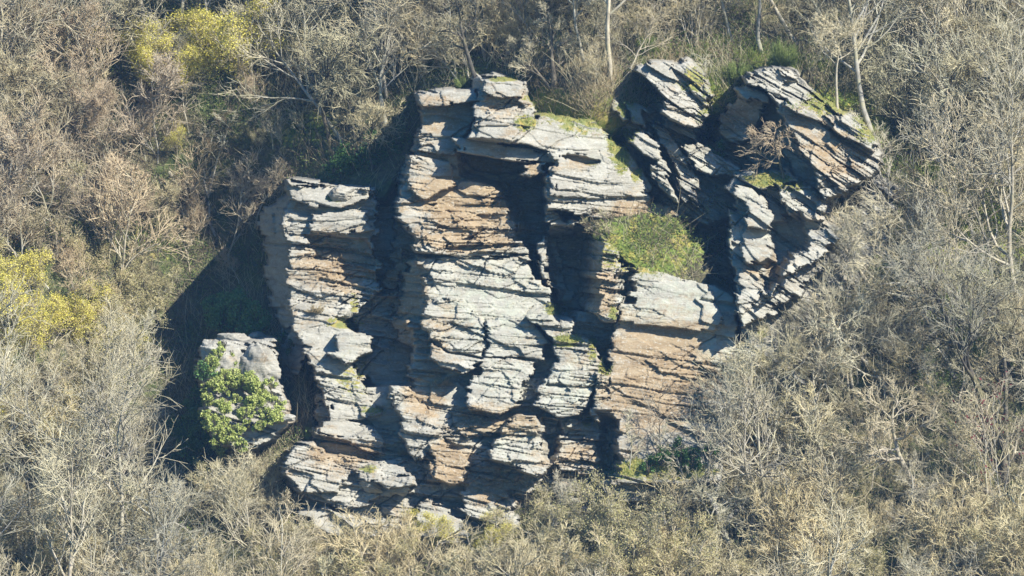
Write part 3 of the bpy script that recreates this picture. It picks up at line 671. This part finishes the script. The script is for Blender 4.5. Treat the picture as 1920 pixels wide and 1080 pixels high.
single('birch_tree', 'pale curving trunk rising beside the bright green broom above the crag', 1430, 104, 15, bark=M_BARK_PALE, twig=M_TWIG_GREY, H=7, r0=.17, limbs=10, sub=6, tw=5, tw2=3, lean=(-.22, 0), start=.5, wig=.09)
single('birch_tree', 'tall pale trunk leaning left behind the green broom', 1500, 84, 16, bark=M_BARK_PALE, twig=M_TWIG_GREY, H=8, r0=.18, limbs=10, sub=6, tw=5, tw2=3, lean=(-.6, 0), start=.5, wig=.05)
single('sapling', 'thin white leaning sapling at the notch between the two upper crags', 1336, 200, 17, bark=M_BARK_PALE, twig=M_TWIG_GREY, H=3.4, r0=.05, limbs=6, sub=3, tw=3, tw2=1, lean=(-.25, 0), start=.45, wig=.08)
single('ash_tree', 'broken pale trunk leaning left on the slope above the shadow', 322, 322, 18, bark=M_BARK_PALE, twig=M_TWIG_GREY, H=5.5, r0=.16, limbs=6, sub=5, tw=4, tw2=2, lean=(-.6, 0), start=.4, wig=.06)
single('ash_tree', 'pale trunk with long bare limbs at the far left edge of the slope', 140, 350, 19, bark=M_BARK_PALE, twig=M_TWIG_GREY, H=6.5, r0=.18, limbs=9, sub=6, tw=5, tw2=2, lean=(-.5, 0), start=.3, wig=.12)
single('birch_tree', 'white slender forked tree in the middle of the left slope', 390, 362, 20, bark=M_BARK_PALE, twig=M_TWIG_GREY, H=6, r0=.09, stems=2, limbs=10, sub=5, tw=4, tw2=2, start=.3, wig=.05, stemspread=.15)
single('leaning_tree', 'thick pale leaning trunk in the lower right thicket', 1745, 960, 21, bark=M_BARK_PALE, twig=M_TWIG_GREY, rmin=.018, H=7.5, r0=.30, limbs=10, sub=7, tw=5, tw2=3, lean=(-.6, -.1), start=.45, ang=60, wig=.14, lr=.6)
single('leaning_tree', 'long pale lichen covered trunk leaning left to the crag foot', 1790, 700, 22, bark=M_BARK_PALE, twig=M_TWIG_GREY, H=11, r0=.24, limbs=12, sub=7, tw=5, tw2=3, lean=(-.8, 0), start=.4, wig=.06)
single('leaning_tree', 'tall dark trunk leaning left at the right edge', 1905, 880, 23, bark=M_BARK_DARK, twig=M_TWIG_GREY, H=15, r0=.28, limbs=14, sub=7, tw=5, tw2=3, lean=(-.45, 0), start=.4, wig=.06)
single('leaning_tree', 'upright dark trunk just inside the right edge, steeper than its leaning neighbour', 1885, 900, 24, bark=M_BARK_DARK, twig=M_TWIG_BROWN, H=11, r0=.24, limbs=12, sub=6, tw=5, tw2=3, lean=(-.15, 0), start=.5, wig=.07)
for i, (x, y, H_, ln, lab) in enumerate(((1700, 420, 7, -.55, 'pale leaning tree highest on the slope right of the crag'), (1760, 520, 8, -.7, 'pale leaning tree in the middle of the right slope'), (1850, 470, 9, -.6, 'long pale leaning tree near the right edge above the green patch'),
    (1830, 640, 9, -.75, 'long bare trunk crossing the yellow mossy slope'), (1650, 560, 6.5, -.6, 'pale leaning tree closest to the right of the crag foot'), (1690, 760, 7.5, -.7, 'pale leaning tree low on the right slope'), (1560, 930, 5.5, -.45, 'pale leaning tree above the lower right thicket'), (1600, 1010, 5.5, -.5, 'pale leaning tree lowest of the lower right slope'))):
    single('leaning_tree', lab, x, y, 60 + i, bark=M_BARK_PALE, twig=M_TWIG_GREY, rmin=.018, H=H_, r0=.13 + .01 * i, limbs=9, sub=5, tw=4, tw2=2, lean=(ln, -.05), start=.3, ang=36, wig=.06, lr=.5)
single('shelf_tree', 'stunted dark bush tree at the left end of the grassy shelf', 1136, 446, 25, bark=M_BARK_DARK, twig=M_TWIG_BROWN, H=1.9, r0=.07, stems=3, limbs=8, sub=4, tw=3, tw2=2, start=.2, ang=55, wig=.2, stemspread=.6)
single('wall_sapling', 'thin bare sapling in front of the tan rock wall', 1236, 872, 26, bark=M_BARK_DARK, twig=M_TWIG_PINK, H=4.6, r0=.045, limbs=9, sub=4, tw=3, tw2=2, start=.25, ang=38)
single('wall_sapling', 'small grey sapling beside the upright crack of the tan wall', 1180, 878, 27, bark=M_BARK_PALE, twig=M_TWIG_GREY, H=3, r0=.04, limbs=7, sub=4, tw=3, tw2=2, start=.25, ang=38)
single('white_tree', 'white barked bare tree standing below the dark cave', 1050, 1035, 28, bark=M_BARK_PALE, twig=M_TWIG_GREY, H=4.4, r0=.10, limbs=11, sub=6, tw=4, tw2=2, start=.35, ang=52, lean=(-.1, 0))
single('overhanging_tree', 'pale tree leaning left across the dark foot of the gully', 1560, 820, 29, bark=M_BARK_PALE, twig=M_TWIG_STRAW, H=8.0, r0=.16, limbs=13, sub=7, tw=5, tw2=3, lean=(-1.0, -.15), start=.25, wig=.07)
single('overhanging_tree', 'brown twigged tree fanning over the tan wall from the right', 1470, 850, 30, bark=M_BARK_PALE, twig=M_TWIG_STRAW, leaf=M_BUD, leafsize=.03, H=5.6, r0=.12, limbs=13, sub=7, tw=5, tw2=3, lean=(-.55, -.1), start=.2, wig=.1)
single('lichen_tree', 'grey lichen covered bare tree under the ivy covered boulders', 420, 960, 31, bark=M_BARK_PALE, twig=M_TWIG_GREY, H=4.6, r0=.13, stems=3, limbs=12, sub=6, tw=5, tw2=2, start=.25, ang=50, wig=.2, stemspread=.35)
for i, (x, y, h, lab) in enumerate(((440, 150, 6.4, 'yellow willow behind the large one at the top left'), (350, 175, 4.6, 'yellow willow bush between the two tall yellow crowns'), (60, 700, 5.0, 'yellow willow lowest at the left edge'), (-10, 590, 5.5, 'yellow willow cut by the left edge of the photo'), (230, 130, 4.6, 'farthest left low yellow willow of the top left group'), (510, 130, 4.8, 'farthest right yellow willow of the top left group'), (400, 190, 7.6, 'large yellow flowering willow at the top left'), (290, 160, 5.4, 'low yellow willow left of the large one'), (480, 180, 6.4, 'smaller yellow willow on the right of the large one'),
                                   (20, 640, 6.4, 'yellow willow at the left edge of the photo'), (95, 650, 5.0, 'thin yellow willow inward from the left edge'), (330, 300, 2.6, 'small low yellow willow in the reddish wood'))):
    pos, _ = ground_at(x, y); place('willow', SP['yellow'][i % 3], pos, i * .7, h / 5.2, lab, 'tree')
for i, (x, y, h, lab) in enumerate(((832, 1035, 3.6, 'small yellow green shrub in front of the foot rocks below the cliff middle'), (775, 1040, 3.0, 'low yellow green shrub left of its taller neighbour at the cliff foot'), (915, 1050, 2.8, 'low yellow green shrub over the moss patch at the cliff foot'), (865, 1075, 3.0, 'yellow green shrub lowest in the clump at the cliff foot'))):
    pos, _ = ground_at(x, y); place('willow_shrub', SP['yellow'][i % 3], pos, i * .9, h / 5.2, lab, 'shrub')
# red budded shoots at the right border
single('maple_sapling', 'thin sapling with dark red buds at the lower right border', 1900, 1090, 32, bark=M_BARK_PALE, twig=M_TWIG_PINK, leaf=leaf_material('dark_red_buds', (.08, .012, .015), (.14, .02, .025), (.2, .04, .04)), leafsize=.09, H=10.5, r0=.07, limbs=10, sub=3, tw=3, tw2=1, lean=(-.08, 0), start=.3, ang=30, up=.6)

# ---- leafy bushes
def bush(kind, label, lumps, n, leafmat, size, cat='shrub', seed=1, stems=True, lift=.3, flat=.35, push=0.):
    """lumps: (px, py, radius m); leaves in uneven clumps over short stems"""
    rng = np.random.default_rng(seed); P = []; C0 = []
    for (x, y, r) in lumps:
        c, _ = ground_at(x, y); c = np.array(c); c = c + (-FWD) * (r * .35 + push) + np.array([0, 0, lift * r]); C0.append((c, r))
    base = C0[0][0] * 0 + np.mean([c for c, r in C0], 0)
    tot = sum(r * r for _, _, r in lumps)
    for (c, r) in C0:
        m = int(n * r * r / tot); nclump = max(5, int(m / 60))
        dirs = rng.normal(size=(nclump, 3)); dirs /= np.linalg.norm(dirs, axis=1)[:, None]
        cc = c + dirs * (r * rng.uniform(.45, 1.0, (nclump, 1))) * np.array([1, .8, .9])
        k = rng.integers(0, nclump, m); P.append(cc[k] + rng.normal(size=(m, 3)) * r * .14)
    P = np.concatenate(P) - base
    o = empty(kind, base); tag(o, label, cat)
    V, F = quads(P, rng, size, flat, np.array([.3, -.6, .6])); link('foliage', mesh_np('foliage', V, F, leafmat), o)
    if stems:
        sg = []
        for (c, r) in C0:
            for k in range(14):
                d = rng.normal(size=3); d[2] = abs(d[2]) + .4; d /= np.linalg.norm(d); q_ = c - base; s0 = q_ - np.array([0, 0, r * .9])
                sg.append((*s0, *(q_ + d * r * .8), .03, .012))
        V, F = tubes(sg, 4); link('stems', mesh_np('stems', V, F, M_BARK_DARK), o)
    return o
_r = random.Random(5); IVY = []
for (x, y, rx, ry, n) in ((418, 690, 24, 42, 12), (440, 765, 55, 42, 20), (490, 750, 34, 34, 9), (420, 810, 34, 30, 9), (520, 775, 24, 14, 5), (455, 710, 22, 20, 4)):
    for k in range(n): IVY.append((x + _r.uniform(-1, 1) * rx, y + _r.uniform(-1, 1) * ry, _r.uniform(.28, .6)))
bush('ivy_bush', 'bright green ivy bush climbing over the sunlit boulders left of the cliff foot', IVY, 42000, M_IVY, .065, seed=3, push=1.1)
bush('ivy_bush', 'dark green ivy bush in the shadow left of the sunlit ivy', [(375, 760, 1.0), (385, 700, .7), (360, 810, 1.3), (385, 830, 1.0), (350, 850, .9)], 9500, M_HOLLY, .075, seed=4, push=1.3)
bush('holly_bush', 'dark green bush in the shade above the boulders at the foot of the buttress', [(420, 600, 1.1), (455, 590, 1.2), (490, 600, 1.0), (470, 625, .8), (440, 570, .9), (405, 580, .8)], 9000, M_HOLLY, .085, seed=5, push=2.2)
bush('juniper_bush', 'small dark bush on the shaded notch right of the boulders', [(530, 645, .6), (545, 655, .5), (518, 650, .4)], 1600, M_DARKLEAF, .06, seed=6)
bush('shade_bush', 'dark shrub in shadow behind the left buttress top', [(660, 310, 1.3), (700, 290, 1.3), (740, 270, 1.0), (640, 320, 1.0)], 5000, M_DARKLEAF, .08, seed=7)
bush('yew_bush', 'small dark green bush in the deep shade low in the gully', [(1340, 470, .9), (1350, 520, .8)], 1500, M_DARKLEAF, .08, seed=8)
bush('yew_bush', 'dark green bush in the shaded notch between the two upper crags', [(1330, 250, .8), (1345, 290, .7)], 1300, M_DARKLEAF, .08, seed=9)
def broom(kind, label, px, py, h, w_, n, mat, seed, cat='shrub'):
    rng = np.random.default_rng(seed); pos, _ = ground_at(px, py); o = empty(kind, pos); tag(o, label, cat)
    sg = []
    for k in range(n):
        a = rng.uniform(0, 2 * math.pi); r = w_ * math.sqrt(rng.uniform(0, 1)); t = r / w_
        p = np.array([math.cos(a) * r * .35, math.sin(a) * r * .35, 0]); hh = h * rng.uniform(.15, 1) ** .8 * (1 - .3 * t) * (.75 + .5 * math.sin(a * 3 + seed))
        q_ = np.array([math.cos(a) * r, math.sin(a) * r, hh]); m = (p + q_) / 2 + rng.normal(size=3) * .05
        sg.append((*p, *m, .018, .014)); sg.append((*m, *q_, .014, .006))
    V, F = tubes(sg, 3); link('stems', mesh_np('stems', V, F, mat), o); return o
broom('broom_bush', 'bright green rounded broom bush on the hill top above the right crag', 1466, 124, 1.7, 1.1, 1500, M_BROOM, 1)
broom('broom_bush', 'grey green broom on the grassy top between the two crags', 1380, 150, 1.3, 1.0, 1000, M_BROOM, 2)
broom('broom_bush', 'green broom bush above the mossy slope near the forked tree', 1212, 100, 1.4, .8, 800, M_BROOM, 3)
broom('broom_bush', 'small dark broom tuft right behind the flat cliff top', 868, 165, .8, .6, 500, M_BROOM, 4)
broom('hanging_grass', 'dry grass tuft hanging under the overhang in the middle of the cliff', 832, 722, .5, .7, 260, M_STRAW, 5, 'grass tuft')
broom('hanging_grass', 'dry grass tuft hanging on the lower left column', 757, 852, .5, .5, 200, M_STRAW, 6, 'grass tuft')
broom('hanging_grass', 'grey dry tussock on the pale buttress below its layered face', 590, 585, .5, .7, 320, M_STRAW, 7, 'grass tuft')

# ---- boulders under the ivy and the loose stones
def boulder(label, px, py, sx, sy, sz, seed, roll=0., push=.3, kind='boulder'):
    import bmesh
    bm = bmesh.new(); bmesh.ops.create_icosphere(bm, subdivisions=5, radius=1.0)
    V = np.array([v.co[:] for v in bm.verts]); F = np.array([[v.index for v in f.verts] for f in bm.faces]); bm.free()
    rng = np.random.default_rng(seed); n = V / np.linalg.norm(V, axis=1)[:, None]
    r = np.full(len(V), 9.)
    for k in range(14):                     # planes cut the ball into a broken block
        d = rng.normal(size=3); d /= np.linalg.norm(d); r = np.minimum(r, rng.uniform(.72, 1.0) / np.maximum(n @ d, .15))
    r = np.minimum(r, 1.25)
    lay = np.floor((n[:, 2] * .95 + n[:, 0] * .25) * 6 + 1.2 * fbm(n[:, 0] * 2, n[:, 1] * 2 + seed, 7, 3))
    r = r * (.90 + .17 * ihash(lay, np.floor(n[:, 0] * 2 + lay * .37), seed)) * (1 + .10 * fbm(n[:, 0] * 2 + seed, n[:, 2] * 2 + n[:, 1], seed, 4) + .03 * fbm(n[:, 0] * 9, n[:, 2] * 12 + n[:, 1] * 5, seed + 1, 3))
    V = n * r[:, None] * np.array([sx, sy, sz]); c, s_ = math.cos(roll), math.sin(roll)
    V = np.stack([V[:, 0] * c - V[:, 2] * s_, V[:, 1], V[:, 0] * s_ + V[:, 2] * c], 1)
    o = link(kind, mesh_np(kind, V, F, M_ROCK_DIP if seed < 10 else M_ROCK, False)); pos, _ = ground_at(px, py); o.location = Vector(pos) + Vector(-FWD) * push; tag(o, label, 'boulder'); return o
boulder('rounded pale boulder on top of the ivy covered pile', 436, 638, 1.0, .8, .5, 1, .05, 1.4)
boulder('long pale boulder carrying the ivy on its left side', 428, 690, 1.2, .9, 1.4, 2, -.2, .9)
boulder('grey sunlit boulder between the ivy and the dark notch', 490, 690, 1.1, .9, 1.5, 3, -.35, 1.1)
boulder('small blue grey boulder behind the rounded pale one', 482, 632, .55, .5, .4, 4, 0, 1.0)
boulder('dark boulder in shade at the left of the ivy pile', 395, 665, .7, .7, .8, 5, 0, .5)
boulder('round grey boulder resting on the flat top of the left buttress', 640, 362, .72, .6, .52, 6, 0, .3)
boulder('small rock ledge right of the ivy at its foot', 528, 785, .7, .6, .25, 7, .1, .8)
for i, (x, y, s_, lab) in enumerate(((1296, 912, .32, 'white stone on the strip of grass below the wall'), (1322, 915, .25, 'smaller white stone at the right end of the grass strip'), (1262, 914, .2, 'tiny pale stone at the left end of the grass strip'), (1312, 868, .3, 'pale stone in the dark moss beside the wall'))):
    boulder(lab, x, y, s_, s_ * .8, s_ * .7, 20 + i, .2, .2, 'stone')

for k in range(22):
    x, y = rnd.uniform(690, 1170), rnd.uniform(905, 1010); s_ = rnd.uniform(.25, .65)
    boulder('broken pale rock fallen among the twigs at the foot of the cliff', x, y, s_ * 1.3, s_ * .8, s_ * .6, 50 + k, rnd.uniform(-.4, .4), .15, 'fallen_rock')['group'] = 'fallen rocks at the foot of the cliff'
bush('bramble_bush', 'dark green bramble in front of the foot of the tan wall', [(1240, 860, .7), (1275, 850, .8), (1300, 870, .7), (1215, 880, .5), (1330, 850, .6)], 3800, M_DARKLEAF, .07, seed=12, push=.3)
bush('laurel_bush', 'mid green bush right of the pale leaning trunks on the right slope', [(1800, 640, .9), (1820, 660, .8), (1790, 610, .6)], 2600, M_BROOM, .07, seed=13, push=.8)
for (x, y, H_, ln, sd_, lab) in ((1430, 985, 7.5, -.15, 81, 'tall open grey tree before the right end of the tan wall'), (1500, 960, 8.5, -.45, 82, 'tall open grey tree leaning left over the foot of the gully')):
    single('open_tree', lab, x, y, sd_, bark=M_BARK_PALE, twig=M_TWIG_GREY, rmin=.018, H=H_, r0=.15, limbs=12, sub=6, tw=4, tw2=1, lean=(ln, -.1), start=.3, ang=45, wig=.1, lr=.6)
# ---- uncountable cover
def blades(name, label, cat, n, box, mat, L, r, seed, dens=None, spread=.5, owner=None, tilt=None):
    rng = np.random.default_rng(seed); x = rng.uniform(box[0], box[1], n * 3); y = rng.uniform(box[2], box[3], n * 3)
    cl = fbm(x / 45 + seed, y / 30, seed + 3, 3) > -.12
    keep = cl
    if dens is not None: keep = keep & (rng.uniform(0, 1, len(x)) < dens(x, y))
    x, y = x[keep][:n], y[keep][:n]; P, o = ground_at(x, y)
    if owner is not None: P = P[o == owner]
    m = len(P); d = rng.normal(size=(m, 3)) * spread; d[:, 2] = 1; d /= np.linalg.norm(d, axis=1)[:, None]
    LL = L * rng.uniform(.35, 1.2, (m, 1)); b = rng.normal(size=(m, 3)) * .12 * LL
    M_ = P + d * LL * .5 + b; Q = P + d * LL + b * 2.5
    sg = np.concatenate([np.concatenate([P, M_, np.full((m, 1), r), np.full((m, 1), r * .8)], 1), np.concatenate([M_, Q, np.full((m, 1), r * .8), np.full((m, 1), r * .35)], 1)])
    V, F = tubes(sg, 3); o = link(name, mesh_np(name, V, F, mat)); tag(o, label, cat, kind='stuff'); return o
full = (-80, 2000, -60, 1250)
blades('undergrowth', 'tangle of dry brown twigs and bramble stems covering the wooded slope', 'undergrowth', 42000, full, M_UNDER, 1.3, .016, 1, owner=0, spread=.9)
blades('brushwood', 'pale straw twigs and dry stalks filling the gaps between the trees', 'brushwood', 30000, full, M_TWIG_STRAW, 1.7, .015, 2, owner=0, spread=.6, dens=lambda x, y: np.clip(.3 + (y - 500) / 700, .2, 1) + .8 * (y < 180) * (x > 520))
mossf = lambda x, y: blobs(x, y, MOSS, 3)
blades('grass', 'bright green and yellow grass on the shelf, ledges and cliff top', 'grass', 40000, (600, 1700, 100, 1010), M_GRASS, .22, .016, 3, dens=lambda x, y: np.clip(mossf(x, y) * 1.6 - .35, 0, 1), spread=.5)
blades('moss', 'golden moss and heath tufts on the ledges', 'moss', 16000, (600, 1700, 100, 1010), M_MOSSY, .16, .02, 4, dens=lambda x, y: mossf(x, y) ** 2, spread=.7)
def topgrass(x, y): return np.exp(-(((x - 1270) / 260) ** 2 + ((y - 130) / 45) ** 2)) + np.exp(-(((x - 1150) / 90) ** 2 + ((y - 200) / 50) ** 2))
blades('dry_grass', 'pale dry grass along the top of the crags', 'grass', 16000, (980, 1700, 60, 280), M_STRAW, .5, .014, 5, dens=topgrass, owner=0, spread=.5)
blades('crest_grass', 'olive green grass between dry stalks on the crest of the crags', 'grass', 15000, (1100, 1700, 60, 280), M_GRASS, .5, .017, 15, dens=lambda x, y: np.exp(-(((x - 1400) / 150) ** 2 + ((y - 130) / 40) ** 2)) + np.exp(-(((x - 1600) / 70) ** 2 + ((y - 220) / 30) ** 2)), owner=0)
blades('green_verge', 'fresh green grass patches on the slope right of the crag', 'grass', 22000, (1640, 1930, 280, 700), M_GRASS, .5, .022, 6, dens=lambda x, y: np.exp(-(((x - 1790) / 90) ** 2 + ((y - 390) / 50) ** 2)), owner=0)
# evergreen ground leaves
rng = np.random.default_rng(9); x = rng.uniform(-60, 1980, 460000); y = rng.uniform(-60, 1250, 460000)
k = fbm(x / 70, y / 50, 55, 4) > .16; x, y = x[k], y[k]; P, o_ = ground_at(x, y); P = P[o_ == 0][:140000]; P = P + rng.normal(size=P.shape) * .2 + np.array([0, -.2, 1.0]) * rng.uniform(0, .9, (len(P), 1)) * (.3 + .7 * (rng.uniform(0, 1, (len(P), 1)) > .4))
V, F = quads(P, rng, .07, .3, np.array([.3, -.5, .7])); tag(link('bramble_leaves', mesh_np('bramble_leaves', V, F, leaf_material('bramble_leaf', (.04, .07, .02), (.12, .17, .045), (.27, .29, .09)))), 'low green bramble and ivy leaves on the forest floor', 'ground cover', kind='stuff')

# ---- thin blue air between the viewer and the slope
lo = WV.min(0); hi = WV.max(0)
x0, x1, y0, y1, z0, z1 = lo[0] - 2, hi[0] + 2, CAM[1] - 6, hi[1] + 2, lo[2] - 1, max(hi[2] + 14, CAM[2] + 3)
HV = np.array([(x, y, z) for x in (x0, x1) for y in (y0, y1) for z in (z0, z1)])
HF = np.array([(0, 1, 3, 2), (4, 6, 7, 5), (0, 4, 5, 1), (2, 3, 7, 6), (0, 2, 6, 4), (1, 5, 7, 3)])
hm = bpy.data.materials.new('haze'); hm.use_nodes = True; ht = hm.node_tree; ht.nodes.clear()
ho = ht.nodes.new('ShaderNodeOutputMaterial'); hp = ht.nodes.new('ShaderNodeVolumePrincipled')
hp.inputs['Color'].default_value = (.28, .55, 1.0, 1); hp.inputs['Density'].default_value = HAZE; hp.inputs['Anisotropy'].default_value = .0
ht.links.new(hp.outputs[0], ho.inputs['Volume'])
tag(link('haze', mesh_np('haze', HV, HF, hm)), 'thin bluish air over the valley', 'haze', kind='stuff')
